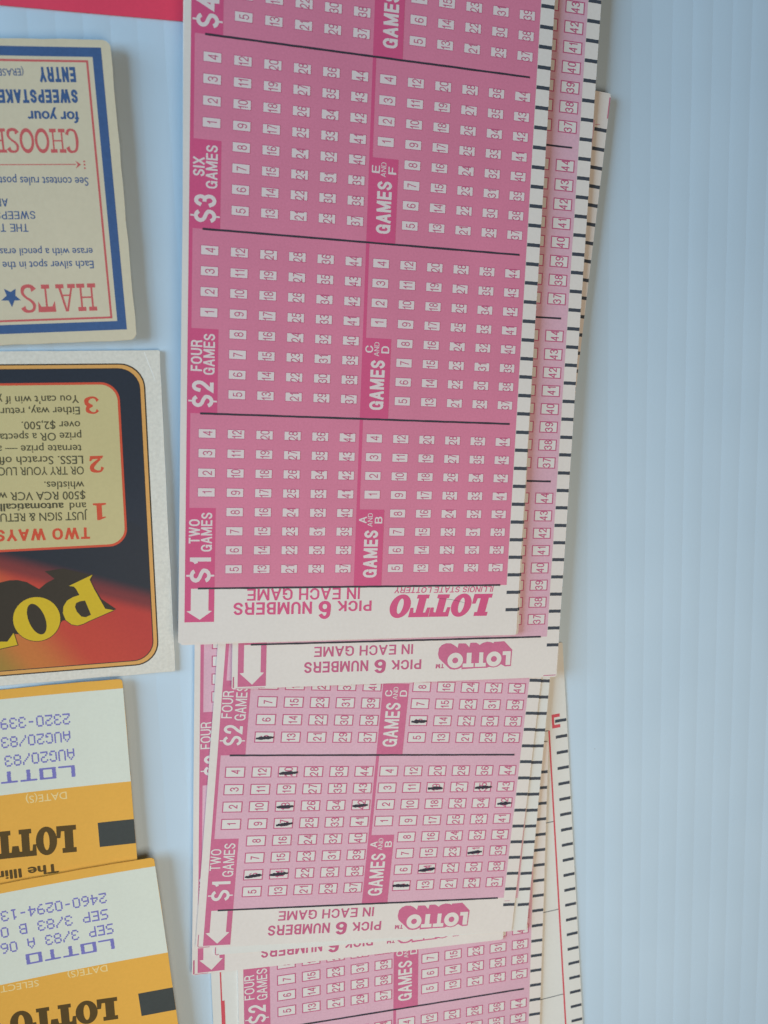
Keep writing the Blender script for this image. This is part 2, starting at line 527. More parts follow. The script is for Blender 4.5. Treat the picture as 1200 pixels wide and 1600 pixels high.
def sans(s, wt, squeeze=1.0, track=0.13, space=0.34):
    """word in the stroke face: weight wt (of cap height) -> verts (x, y, lift), faces, width, cap height 1"""
    key = (s, wt, squeeze, track)
    if key in _sf:
        return _sf[key]
    V, F, x = [], [], 0.0
    h = wt / 2
    for ch in s:
        if ch == ' ':
            x += space
            continue
        w, st = G_[ch]
        w = max(w * squeeze, wt * 1.02)
        for k, pts in enumerate(st):
            closed = pts[0] is None
            pp = [(x + h + p[0] * max(w - wt, 0.001), h + p[1] * (1 - wt)) for p in (pts[1:] if closed else pts)]
            if not closed and len(pp) == 2 and abs(pp[0][1] - pp[1][1]) < 1e-6:      # horizontal bars reach the outer edge
                e = h if ch in "ETLF" else 0.0
                s_ = 1 if pp[1][0] > pp[0][0] else -1
                pp = [(pp[0][0] - s_ * (h if ch in "TL" or pp[0][0] < x + wt else 0), pp[0][1]), (pp[1][0] + s_ * e, pp[1][1])]
            elif not closed and ch != '$':
                def ext(a, b_):          # square off the ends at the cap and base lines
                    d = Vector((a[0] - b_[0], a[1] - b_[1]))
                    if d.length < 1e-6: return a
                    d.normalize()
                    return (a[0] + d.x * h * .98, a[1] + d.y * h * .98) if abs(d.y) > .75 else a
                pp[0], pp[-1] = ext(pp[0], pp[1]), ext(pp[-1], pp[-2])
            v, f = miter(pp, h * (0.45 if ch == '$' and k else 1.0), closed)
            b0 = len(V)
            V += [(a, b_, 0.09 * k) for a, b_ in v]
            F += [tuple(i + b0 for i in q) for q in f]
        x += w + track * (0.6 + 0.4 * squeeze)
    mx = min(p[0] for p in V)
    V = [(a - mx, b_, c) for a, b_, c in V]
    _sf[key] = (V, F, max(p[0] for p in V), 1.0)
    return _sf[key]


# ---- hand-made letter shapes (slab serif faces)
def ring(cx, cy, rx, ry, ix, iy, n=28):
    v, f = [], []
    for i in range(n):
        a = 2 * math.pi * i / n
        v += [(cx + rx * math.cos(a), cy + ry * math.sin(a)), (cx + ix * math.cos(a), cy + iy * math.sin(a))]
    for i in range(n):
        j = (i + 1) % n
        f.append((2 * i, 2 * j, 2 * j + 1, 2 * i + 1))
    return v, f


def stroke(pts, wds, n=6):
    P = [Vector((*p, 0)) for p in pts]
    sm, sw = [], []
    for i in range(len(P) - 1):
        p0, p1, p2, p3 = P[max(i - 1, 0)], P[i], P[i + 1], P[min(i + 2, len(P) - 1)]
        for k in range(n + (1 if i == len(P) - 2 else 0)):
            t = k / n
            sm.append(0.5 * ((2 * p1) + (-p0 + p2) * t + (2 * p0 - 5 * p1 + 4 * p2 - p3) * t * t + (-p0 + 3 * p1 - 3 * p2 + p3) * t ** 3))
            sw.append(wds[i] * (1 - t) + wds[i + 1] * t)
    v, f = [], []
    for i, p in enumerate(sm):
        d = sm[min(i + 1, len(sm) - 1)] - sm[max(i - 1, 0)]
        d.normalize()
        nrm = Vector((-d.y, d.x, 0)) * sw[i] / 2
        v += [(p.x + nrm.x, p.y + nrm.y), (p.x - nrm.x, p.y - nrm.y)]
    for i in range(len(sm) - 1):
        f.append((2 * i, 2 * i + 1, 2 * i + 3, 2 * i + 2))
    return v, f


def R_(x0, x1, y0, y1):
    return [(x0, y0), (x1, y0), (x1, y1), (x0, y1)], [(0, 1, 2, 3)]


def PL(*pts):
    return fill([pts])


def glyph_fat(c):
    if c == 'L':
        return 0.86, [PL((0, 0), (.86, 0), (.86, .44), (.70, .44), (.66, .2), (.52, .2), (.52, .82), (.64, .82), (.64, 1), (.02, 1), (.02, .82), (.14, .82), (.14, .18), (0, .18))]
    if c == 'T':
        return 0.90, [PL((.18, 0), (.72, 0), (.72, .17), (.62, .17), (.62, .8), (.72, .8), (.76, .58), (.9, .58), (.9, 1), (0, 1), (0, .58), (.14, .58), (.18, .8), (.28, .8), (.28, .17), (.18, .17))]
    return 0.92, [ring(.46, .5, .46, .525, .13, .34)]


def glyph_thin(c):
    if c == 'H':
        return .80, [R_(0, .34, 0, .15), R_(.46, .80, 0, .15), R_(0, .34, .85, 1), R_(.46, .80, .85, 1), R_(.13, .21, .15, .85), R_(.59, .67, .15, .85), R_(.21, .59, .47, .53)]
    if c == 'A':
        return .82, [R_(0, .32, 0, .15), R_(.48, .82, 0, .15), PL((.12, .15), (.20, .15), (.41, .90), (.41, 1), (.35, 1)), PL((.60, .15), (.70, .15), (.47, 1), (.41, 1), (.41, .90)), PL((.262, .38), (.548, .38), (.533, .44), (.279, .44))]
    if c == 'T':
        return .74, [PL((0, 1), (.74, 1), (.72, .60), (.60, .80), (.14, .80), (.02, .60)), R_(.33, .41, .15, .80), R_(.20, .54, 0, .15)]
    if c == 'S':
        return .62, [stroke([(.56, .80), (.48, .92), (.31, .96), (.14, .90), (.09, .73), (.20, .58), (.40, .45), (.53, .30), (.50, .12), (.34, .04), (.15, .07), (.06, .20)], [.22, .14, .09, .11, .13, .10, .09, .12, .15, .12, .14, .24])]
    if c == 'C':
        return .66, [stroke([(.60, .76), (.52, .92), (.35, .96), (.16, .86), (.09, .5), (.16, .14), (.35, .04), (.52, .08), (.61, .25)], [.20, .14, .09, .12, .15, .12, .09, .12, .17])]
    if c == 'O':
        return .74, [ring(.37, .5, .37, .52, .24, .36)]
    return .70, [R_(0, .70, 0, .13), R_(0, .70, .87, 1), R_(.12, .22, .13, .87), R_(.22, .46, .46, .53), R_(.60, .70, .13, .30), R_(.60, .70, .70, .87)]


def word(s, fn, gap=0.05):
    V, F, x = [], [], 0.0
    for ci, c in enumerate(s):
        w, shp = fn(c)
        for v, f in shp:
            b0 = len(V)
            V += [(px + x, py, 0.12 * (ci % 2)) for px, py in v]
            F += [tuple(i + b0 for i in q) for q in f]
        x += w + gap
    return V, F, x - gap


DOT = {
    '0': "01110 10001 10001 10001 10001 10001 01110", '1': "00100 01100 00100 00100 00100 00100 01110",
    '2': "01110 10001 00001 00110 01000 10000 11111", '3': "01110 10001 00001 00110 00001 10001 01110",
    '4': "00010 00110 01010 10010 11111 00010 00010", '6': "00110 01000 10000 11110 10001 10001 01110",
    '8': "01110 10001 10001 01110 10001 10001 01110", '9': "01110 10001 10001 01111 00001 00010 01100",
    'A': "00100 01010 10001 10001 11111 10001 10001", 'U': "10001 10001 10001 10001 10001 10001 01110",
    'G': "01110 10001 10000 10000 10011 10001 01110", 'S': "01111 10000 10000 01110 00001 00001 11110",
    'E': "11111 10000 10000 11110 10000 10000 11111", 'P': "11110 10001 10001 11110 10000 10000 10000",
    'B': "11110 10001 10001 11110 10001 10001 11110", '/': "00001 00001 00010 00100 01000 10000 10000",
    '-': "00000 00000 00000 01110 00000 00000 00000", ' ': "00000 " * 7,
    'L': "10000 10000 10000 10000 10000 10000 11111", 'O': "11111 10001 10001 10001 10001 10001 11111",
    'T': "11111 00100 00100 00100 00100 00100 00100",
}


def dots(s, size=1.12, wide=False):
    V, F = [], []
    rnd = random.Random(s)
    hx = 0.5 * (1.3 if wide else size)
    k = 0
    for i, c in enumerate(s):
        for r, row in enumerate(DOT[c].split()):
            q = 0
            while q < 5:
                if row[q] == '1':
                    e = q
                    while e + 1 < 5 and row[e + 1] == '1' and wide:
                        e += 1
                    jx, jy = rnd.uniform(-.05, .05), rnd.uniform(-.05, .05)
                    a0, a1 = i * 6 + q - hx + .5 + jx, i * 6 + e + hx + .5 + jx
                    y0, y1 = (6 - r) + .5 - .5 * size + jy, (6 - r) + .5 + .5 * size + jy
                    b0 = len(V)
                    mx_, my_ = (a0 + a1) / 2, (y0 + y1) / 2
                    cut = .28
                    lf = 0.12 * ((q + r) % 2)
                    V += [(a, b_, lf) for a, b_ in ((a0 + cut, y0), (a1 - cut, y0), (a1, y0 + cut), (a1, y1 - cut), (a1 - cut, y1), (a0 + cut, y1), (a0, y1 - cut), (a0, y0 + cut))]
                    F.append(tuple(range(b0, b0 + 8)))
                    q = e
                q += 1
    return [(x, y / 7.0, c) for x, y, c in V], F, len(s) * 6 - 1


# ------------------------------------------------------------------ lottery play slips
COL, ROW = 6.35, 4.392


def U(u):
    return u * COL


def Vv(v):
    return v * ROW


_num, _boxm = {}, {}


def numeral_mesh(kind, n):
    """Numeral reading up the slip, centred on its box; one mesh per numeral and slip kind, shared by all boxes."""
    if (kind, n) in _num:
        return _num[(kind, n)]
    v, f, w, ch = sans(str(n), 0.100 if kind == 'A' else 0.128, 1.0 if n < 10 else 0.95, 0.12)
    capm = 2.05 if kind == 'A' else 2.1
    W = w * capm * (0.88 if n < 10 else (0.88 if kind == 'A' else 0.94))
    pv = place(v, w, ch, (capm / 2 + 0.12, -W / 2), (capm / 2 + 0.12, W / 2), capm)
    me = bpy.data.meshes.new("numeral")
    me.from_pydata([(x * MM, y * MM, c * LAYER * MM) for x, y, c in pv], [], f)
    me.materials.append(M_A_INK if kind == 'A' else M_B_INK)
    _num[(kind, n)] = me
    return me


def box_mesh(kind):
    if kind in _boxm:
        return _boxm[kind]
    if kind == 'A':
        hx, hy, lx, ly = 1.92, 1.06, 0.09, 0.12
    else:
        hx, hy, lx, ly = 2.40, 1.40, 0.27, 0.25
    v = [(-hx, -hy), (hx, -hy), (hx, hy), (-hx, hy),
         (-hx + lx, -hy + ly), (hx - lx, -hy + ly), (hx - lx, hy - ly), (-hx + lx, hy - ly)]
    f = [(0, 1, 5, 4), (1, 2, 6, 5), (2, 3, 7, 6), (3, 0, 4, 7), (4, 5, 6, 7)]
    me = bpy.data.meshes.new("number_box")
    me.from_pydata([(x * MM, y * MM, 0) for x, y in v], [], f)
    me.materials.append(M_A_INK if kind == 'A' else M_B_INK)
    me.materials.append(M_A_BOX if kind == 'A' else M_B_BOX)
    me.polygons[4].material_index = 1
    _boxm[kind] = me
    return me


_tick = {}


def tick_mesh(w):
    if w not in _tick:
        rnd = random.Random(3)
        h = 0.40
        n = 6
        v = []
        for i in range(n + 1):
            v.append((-w + w * i / n, -h + rnd.uniform(-.03, .03)))
        for i in range(n, -1, -1):
            v.append((-w + w * i / n, h + rnd.uniform(-.03, .03)))
        f = [(i, i + 1, 2 * n - i, 2 * n + 1 - i) for i in range(n)]
        me = bpy.data.meshes.new("timing_mark")
        me.from_pydata([(x * MM, y * MM, 0) for x, y in v], [], f)
        me.materials.append(M_TICK)
        _tick[w] = me
    return _tick[w]


class Slip(Card):
    def __init__(self, kind, label, loc, rot, scale=1.0, paper=None, bottom=None, top=45.4, left=-0.92, group="pink number slips"):
        Card.__init__(self, "play_slip", label, "lottery slip", loc, rot, scale, 0.2, None, group)
        self.kind = kind
        self.field = M_A_FIELD if kind == 'A' else M_B_FIELD
        self.solid = M_A_SOLID if kind == 'A' else M_B_SOLID
        self.ink = M_A_INK if kind == 'A' else M_B_INK
        self.bot = bottom if bottom is not None else (-3.9 if kind == 'A' else -3.33)
        self.body(U(left), U(12.02), Vv(self.bot), Vv(top), paper or M_PAPER, r=0.55, step=12)

    def shared(self, name, me, x, y, layer, parent=None):
        o = bpy.data.objects.new(name, me)
        scene.collection.objects.link(o)
        o.parent = parent or self.root
        o.location = (x * MM, y * MM, (self.t + layer * LAYER) * MM) if parent is None else (x * MM, y * MM, layer * LAYER * MM)
        return o

    def ticks(self, k0, k1, off=-0.45, skip=None):
        me = tick_mesh(3.2)
        for k in range(k0, k1 + 1):
            self.shared("timing_mark", me, U(12.015), Vv(k + off) + random.uniform(-.06, .06), 2)

    def panel(self, g, left=True, right=True, lettering=True):
        v0, v1 = Vv(9 * g - 1), Vv(9 * g + 8)
        self.rect("tint_panel", U(-.58), U(11.495), v0, v1 - .004, self.field, 1, step=20)
        self.rect("edge_strip", U(-.705), U(-.58), v0, v1 - .004, self.solid, 1, step=20)
        if right:
            self.rect("centre_strip", U(5.43), U(5.55), Vv(9 * g + 3.2), v1 - .004, self.solid, 2, step=20)
        ban = self.rect("price_banner", U(-.60), U(.335), v0, Vv(9 * g + 3.2), self.solid, 2, step=20)
        if lettering and g < 4:
            wd = ["TWO", "FOUR", "SIX", "EIGHT"][g]
            a, b_ = [(1.36, 2.61), (1.10, 2.63), (1.46, 2.37), (1.05, 2.7)][g]
            z = 9 * g
            if self.kind == 'A':
                self.caps("price", "$%d" % (g + 1), (U(.20), Vv(z - .69)), (U(.20), Vv(z + .64)), U(.74), M_A_BOX, 4, 0.175, parent=ban)
                self.caps("lettering", wd, (U(-.205), Vv(z + a)), (U(-.205), Vv(z + b_)), U(.385), M_A_BOX, 4, 0.17, parent=ban)
                self.caps("lettering", "GAMES", (U(.225), Vv(z + .94)), (U(.225), Vv(z + 2.96)), U(.39), M_A_BOX, 4, 0.165, parent=ban)
            else:
                self.caps("price", "$%d" % (g + 1), (U(.16), Vv(z - .44)), (U(.16), Vv(z + .72)), U(.70), M_B_BOX, 4, 0.16, parent=ban)
                self.caps("lettering", wd, (U(-.275), Vv(z + a)), (U(-.275), Vv(z + b_)), U(.40), M_B_BOX, 4, 0.135, parent=ban)
                self.caps("lettering", "GAMES", (U(.235), Vv(z + .98)), (U(.235), Vv(z + 2.93)), U(.42), M_B_BOX, 4, 0.135, parent=ban)
        if right:
            gb = self.rect("games_banner", U(5.43), U(6.485), v0, Vv(9 * g + 3.2), self.solid, 3, step=20)
            if lettering and g < 4:
                z = 9 * g
                l1, l2 = ["AB", "CD", "EF", "GH"][g]
                bx = M_A_BOX if self.kind == 'A' else M_B_BOX
                w0, w1, cc = (5.76, 6.29, .20) if self.kind == 'A' else (5.63, 6.22, .17)
                self.caps("lettering", "GAMES", (U(w1), Vv(z - .50)), (U(w1), Vv(z + 2.08)), U(w1 - w0), bx, 5, cc, parent=gb)
                self.caps("lettering", l1, (U(5.83), Vv(z + 2.45)), (U(5.83), Vv(z + 2.82)), U(.29), bx, 5, 0.15, parent=gb)
                self.caps("lettering", "AND", (U(6.055), Vv(z + 2.28)), (U(6.055), Vv(z + 3.0)), U(.185), bx, 5, 0.12, parent=gb)
                self.caps("lettering", l2, (U(6.425), Vv(z + 2.45)), (U(6.425), Vv(z + 2.82)), U(.29), bx, 5, 0.15, parent=gb)

    def line(self, v, u0=-.25, u1=11.23, h=0.44):
        n = 40
        rnd = random.Random(int(v * 10) + 5)
        lo = [(U(u0 + (u1 - u0) * i / n), Vv(v) - h / 2 + rnd.uniform(-.03, .03)) for i in range(n + 1)]
        hi = [(U(u0 + (u1 - u0) * i / n), Vv(v) + h / 2 + rnd.uniform(-.03, .03)) for i in range(n + 1)]
        vs = lo + hi
        f = [(i, i + 1, n + 2 + i, n + 1 + i) for i in range(n)]
        return self.add("divider_line", vs, f, M_BLACK, 6)

    def numbers(self, g, side, test=None, dx=0.0):
        for n in range(1, 45):
            if n <= 4:
                c, r = 0, n + 3
            else:
                c, r = 1 + (n - 5) // 8, (n - 5) % 8
            u, v = c + 6 * side, r + 9 * g
            if test and not test(u, v):
                continue
            bx = self.shared("number_box", box_mesh(self.kind), U(u) + dx, Vv(v + (0.0 if self.kind == 'A' else .04)), 3)
            self.shared("numeral", numeral_mesh(self.kind, n), random.uniform(-.05, .05), random.uniform(-.04, .04), 2, parent=bx)

    def mark(self, g, side, n, ln=4.0, tilt=0.0):
        if n <= 4:
            c, r = 0, n + 3
        else:
            c, r = 1 + (n - 5) // 8, (n - 5) % 8
        rnd = random.Random(n * 7 + g * 3 + side)
        cx, cy = U(c + 6 * side) + rnd.uniform(-.3, .3), Vv(r + 9 * g) + rnd.uniform(-.15, .2)
        k = 14
        lo, hi = [], []
        for i in range(k + 1):
            t = i / k
            x = (t - .5) * ln
            hgt = 0.17 + 0.25 * math.sin(math.pi * t) ** .7 + rnd.uniform(-.08, .09)
            y = math.tan(tilt) * x + rnd.uniform(-.06, .06)
            lo.append((cx + x, cy + y - hgt))
            hi.append((cx + x, cy + y + hgt * rnd.uniform(.8, 1.1)))
        f = [(i, i + 1, k + 2 + i, k + 1 + i) for i in range(k)]
        self.add("pen_mark", lo + hi, f, M_PEN, 8)

    def arrow(self, vb, vs, vt):
        o = self.rect("arrow_block", U(-.705), U(.333), Vv(vb), Vv(-1) - .004, self.solid, 2, step=20)
        bx = M_PAPER
        self.poly("arrow", [[(U(-.49), Vv(-1.01)), (U(.13), Vv(-1.01)), (U(.13), Vv(vs + .02)), (U(.262), Vv(vs)), (U(-.172), Vv(vt)), (U(-.64), Vv(vs)), (U(-.49), Vv(vs + .02))]], bx, 3, parent=o)

    def header_b(self, logo=True):
        self.arrow(self.bot + .12, self.bot + .87, self.bot + .22)
        self.caps("header_lettering", "IN EACH GAME", (U(5.96), Vv(-1.22)), (U(2.12), Vv(-1.22)), Vv(.57), self.ink, 2, 0.15)
        self.caps("header_lettering", "NUMBERS", (U(4.22), Vv(-2.06)), (U(1.755), Vv(-2.06)), Vv(.62), self.ink, 2, 0.17)
        self.caps("header_numeral", "6", (U(4.91), Vv(-2.04)), (U(4.455), Vv(-2.04)), Vv(.79), self.ink, 2, 0.17)
        self.caps("header_lettering", "PICK", (U(6.32), Vv(-2.11)), (U(5.12), Vv(-2.11)), Vv(.56), self.ink, 2, 0.17)
        self.caps("header_lettering", "TM", (U(7.24), Vv(-2.42)), (U(6.91), Vv(-2.42)), Vv(.25), self.ink, 2, 0.2)
        if not logo:
            return
        f = lambda x, y: (U(6.98 + (x - 168) / 820 * 3.08), Vv(-1.20 - (y - 92) / 301 * 1.58))
        out = [(175, 150), (205, 115), (250, 97), (300, 100), (335, 118), (378, 152), (385, 103), (465, 105), (505, 150), (515, 100), (580, 100), (620, 127), (650, 105), (700, 92), (745, 100), (770, 112), (775, 97), (890, 92), (985, 190), (980, 375), (915, 378), (868, 350), (830, 375), (785, 385), (735, 375), (712, 385), (590, 385), (430, 392), (432, 370), (395, 388), (350, 393), (305, 385), (180, 262), (168, 215)]
        lg = self.poly("logo", [[f(*p) for p in out]], self.solid, 2)
        V, F = [], []

        def app(v, fc):
            b0 = len(V)
            V.extend(f(*p) for p in v)
            F.extend(tuple(i + b0 for i in q) for q in fc)
        app(*fill([[(880, 205), (970, 205), (970, 360), (918, 360), (918, 248), (880, 248)]]))
        app(*ring(785, 288, 84, 84, 33, 33))
        app(*fill([[(620, 210), (665, 210), (665, 328), (697, 328), (697, 370), (577, 370), (577, 328), (620, 328)]]))
        app(*fill([[(482, 210), (535, 210), (535, 328), (562, 328), (562, 370), (442, 370), (442, 328), (482, 328)]]))
        app(*ring(358, 290, 85, 85, 32, 32))
        self.add("logo_lettering", V, F, M_PAPER, 4, parent=lg)

    def corner_mark(self, pts, w=0.22):
        """thin printed trim line left at the cut corner"""
        v, f = stroke(pts, [w] * len(pts), n=2)
        self.add("trim_line", v, f, self.ink, 2)


# --- bottom of the pile first --------------------------------------------------
# red printed slip furthest right
G = Slip('B', "pale slip with long red rule down its margin at the right edge of the pile",
         (32.7, -166.6, 0.06), 7.25, 1.0, M_PAPER_AGED, bottom=-6.0, top=31.3, group="red ruled slips under the pile")
G.rect("red_rule", U(11.18), U(11.25), Vv(-6), Vv(26.0), M_RED, 2, step=30)
for k in range(6):
    vv = 26.0 - 5.82 * k
    G.rect("thin_rule", U(2), U(11.18), Vv(vv) - .10, Vv(vv) + .10, M_TICK, 3, step=30)
for k in range(34):
    G.shared("timing_mark", tick_mesh(3.2), U(12.0), Vv(26.5 - k * 1.0), 3)
G.add("red_bracket", [(U(11.36), Vv(26.95)), (U(11.72), Vv(26.95)), (U(11.72), Vv(26.75)), (U(11.46), Vv(26.75)), (U(11.46), Vv(26.28)), (U(11.72), Vv(26.28)), (U(11.72), Vv(26.08)), (U(11.36), Vv(26.08))], [(0, 1, 2, 3), (0, 3, 4, 7), (4, 5, 6, 7)], M_RED, 2)

# second red printed slip peeking out at lower left
F2 = Slip('B', "pale slip with red border peeking out left of the lowest pink slip",
          (11.3, -152.0, 0.29), 3.0, 0.985, M_PAPER_AGED, bottom=-6, top=16.0, group="red ruled slips under the pile")
F2.rect("red_rule", U(-.585), U(-.53), Vv(7.0), Vv(14), M_RED, 2, step=30)
F2.rect("red_block", U(-.585), U(-.44), Vv(7.9), Vv(9.75), M_RED, 3, step=30)

# F: lowest pink slip
F = Slip('B', "pale pink slip at the bottom, showing only its FOUR GAMES panel",
         (17.1, -154.2, 0.60), 2.08, 0.9895, M_PAPER, top=24.0)
F.panel(0, lettering=False)
F.panel(1)
F.panel(2, lettering=False)
F.line(8.0)
F.line(17.0)
F.numbers(1, 0, lambda u, v: v < 14)
F.numbers(1, 1, lambda u, v: v < 14)
F.numbers(0, 0, lambda u, v: v > 5)
F.numbers(0, 1, lambda u, v: v > 4)
F.ticks(3, 22, off=0.13)

# E: slip whose left margin and arrow show
E_ = Slip('B', "pale pink slip showing its left margin and lower arrow below the pen-marked slip",
          (4.0, -87.6, 1.10), 0.25, 0.985, M_PAPER, bottom=-3.27, top=22.0)
E_.panel(0)
E_.panel(1)
E_.line(-1.0)
E_.line(8.0)
E_.header_b()
E_.numbers(1, 0, lambda u, v: u == 0, dx=0.55)
E_.corner_mark([(U(-.85), Vv(-2.35)), (U(-.85), Vv(-3.2))], 0.34)
E_.corner_mark([(U(-.82), Vv(-3.22)), (U(-.3), Vv(-3.22))], 0.14)

# E2: slip whose right margin shows
E2 = Slip('B', "slip showing only its right margin of black marks, directly under the pen-marked slip",
          (9.75, -83.3, 1.40), -1.6, 1.0, M_PAPER_AGED, bottom=-3.12, top=22.0)
E2.panel(0, lettering=False)
E2.panel(1, lettering=False)
E2.ticks(-1, 20)
E2.corner_mark([(U(-.87), Vv(-2.4)), (U(-.87), Vv(-3.07)), (U(-.75), Vv(-3.07))], 0.22)

# D: the slip with pen marks
D = Slip('B', "pale pink slip with numbers struck out in dark pen",
         (6.03, -80.64, 1.70), -3.21, 0.9966, M_PAPER, bottom=-3.2, top=45.5, left=-0.99)
for g in range(5):
    D.panel(g, lettering=g < 2, right=g < 2)
D.line(-1.0)
D.line(8.0)
D.header_b()
D.numbers(0, 0)
D.numbers(0, 1)
D.numbers(1, 0, lambda u, v: v < 13)
D.numbers(1, 1, lambda u, v: v < 13)
D.ticks(-1, 44)
for g, s, n, tl in [(0, 0, 6, .06), (0, 0, 14, .02), (0, 0, 17, .08), (0, 0, 18, -.02), (0, 0, 20, 0), (0, 0, 42, 0.02), (1, 0, 5, 0.02),
                    (0, 1, 5, -.08), (0, 1, 14, .06), (0, 1, 31, .03), (0, 1, 42, 0), (0, 1, 19, -.04), (0, 1, 35, 0), (1, 1, 6, 0)]:
    D.mark(g, s, n, 4.2 + random.uniform(-.3, .5), tl + math.radians(3))
D.corner_mark([(U(-.90), Vv(-2.4)), (U(-.90), Vv(-3.0)), (U(-.84), Vv(-3.14)), (U(-.45), Vv(-3.15))], 0.18)
D.corner_mark([(U(11.995), Vv(45.3)), (U(11.995), Vv(44.2))], 0.28)
D.corner_mark([(U(11.52), Vv(43.78)), (U(11.72), Vv(43.82))], 0.12)
D.corner_mark([(U(11.55), Vv(-1.22)), (U(11.78), Vv(-1.20))], 0.10)

# B: under the top slip
B = Slip('B', "pale pink slip directly beneath the topmost slip, its white outlined logo header showing",
         (12.32, -13.89, 2.80), 0.055, 1.0, M_PAPER, bottom=-3.43)
for g in range(5):
    B.panel(g, lettering=False, right=False)
    B.line(9 * g - 1.0)
B.header_b()
for g in range(4):
    B.numbers(g, 1, lambda u, v: u >= 10)
B.ticks(-1, 40, off=-0.50)
B.corner_mark([(U(11.45), Vv(-3.33)), (U(11.98), Vv(-3.32))], 0.2)
B.corner_mark([(U(-.86), Vv(-2.75)), (U(-.86), Vv(-3.36))], 0.3)
B.corner_mark([(U(-.78), Vv(-3.39)), (U(.3), Vv(-3.39))], 0.1)

# A2: twin of the top slip, just peeking out at its right
A2 = Slip('A', "slip edge with black marks peeking out beneath the right side of the topmost slip",
          (0.50, -0.45, 4.03), 0.36, 1.0, M_PAPER)
A2.panel(0, lettering=False)
A2.panel(1, lettering=False)
A2.ticks(-2, 28, off=-0.43)

# A: the top slip
A = Slip('A', "topmost deep pink number slip with heavy italic logo, lying over the whole pile",
         (0, 0, 4.30), 0.0, 1.0, M_PAPER)
for g in range(5):
    A.panel(g)
    A.line(9 * g - 1.0)
for g in range(3):
    A.numbers(g, 0)
    A.numbers(g, 1)
A.numbers(3, 0, lambda u, v: v < 29)
A.numbers(3, 1, lambda u, v: v < 30)
A.ticks(-2, 32, off=-0.43)
A.arrow(-2.785, -2.20, -2.66)
A.caps("header_lettering", "IN EACH GAME", (U(5.675), Vv(-1.055)), (U(1.50), Vv(-1.055)), Vv(.63), M_A_SOLID, 2, 0.15)
A.caps("header_lettering", "NUMBERS", (U(3.89), Vv(-1.78)), (U(1.02), Vv(-1.78)), Vv(.67), M_A_SOLID, 2, 0.17)
A.caps("header_numeral", "6", (U(4.60), Vv(-1.75)), (U(4.13), Vv(-1.75)), Vv(1.0), M_A_SOLID, 2, 0.17)
A.caps("header_lettering", "PICK", (U(6.14), Vv(-1.77)), (U(4.835), Vv(-1.77)), Vv(.58), M_A_SOLID, 2, 0.17)
A.caps("header_lettering", "ILLINOIS STATE LOTTERY", (U(10.97), Vv(-1.06)), (U(6.99), Vv(-1.06)), Vv(.33), M_A_SOLID, 2, 0.14, shear=0.2)
v, f, w = word("LOTTO", glyph_fat, 0.02)
A.shapes("logo_lettering", v, f, w, (U(10.95), Vv(-1.49)), (U(6.76), Vv(-1.49)), Vv(1.26), M_A_SOLID, 2, shear=0.22)
sv, sf = stroke([(U(8.75), Vv(-1.72)), (U(9.3), Vv(-1.80)), (U(9.85), Vv(-2.0))], [.05, .07, .03])
A.add("hairline_scratch", sv, sf, M_PEN, 5)
sv, sf = ring(U(11.72), Vv(22.63), .10, .10, .01, .01, 8)
A.add("ink_speck", sv, sf, M_PEN, 5)


# ------------------------------------------------------------------ red card at the top left
RC = Card("card", "plain crimson card at the top left corner, partly under the pile", "card", (-5.2, 117.5, 0.05), 2.56, 1.0, 0.3)
RC.body(-60, 14, 0.25, 45, M_REDCARD, r=0.8, step=10)

# ------------------------------------------------------------------ cream card
HT = Card("game_card", "cream card with blue and red border and upside-down HATS lettering", "game card",
          (-15.39, 50.515, -0.40), 5.3, 1.0, 0.4, lambda x, y: 1.75 * max(0.0, (x + 75) / 75) ** 2 + 0.006 * y + 0.42)
HT.body(-78, 0.2, 0, 61.0, M_HATS, r=1.5, step=4, wear=0.10)


def frame(card, name, x0, x1, y0, y1, wd, matl, layer, step=4.0):
    """printed frame: one closed ring, gridded to follow the card"""
    def pts(a, b_, c, d):
        P = []
        nx, ny = int((b_ - a) / step) + 1, int((d - c) / step) + 1
        P += [(a + (b_ - a) * i / nx, c) for i in range(nx)]
        P += [(b_, c + (d - c) * i / ny) for i in range(ny)]
        P += [(b_ - (b_ - a) * i / nx, d) for i in range(nx)]
        P += [(a, d - (d - c) * i / ny) for i in range(ny)]
        return P
    nx, ny = int((x1 - x0) / step) + 1, int((y1 - y0) / step) + 1

    def pts2(a, b_, c, d):
        return [(a + (b_ - a) * i / nx, c) for i in range(nx)] + [(b_, c + (d - c) * i / ny) for i in range(ny)] + \
               [(b_ - (b_ - a) * i / nx, d) for i in range(nx)] + [(a, d - (d - c) * i / ny) for i in range(ny)]
    o, i_ = pts2(x0, x1, y0, y1), pts2(x0 + wd, x1 - wd, y0 + wd, y1 - wd)
    n = len(o)
    f = [(k, (k + 1) % n, n + (k + 1) % n, n + k) for k in range(n)]
    return card.add(name, o + i_, f, matl, layer)


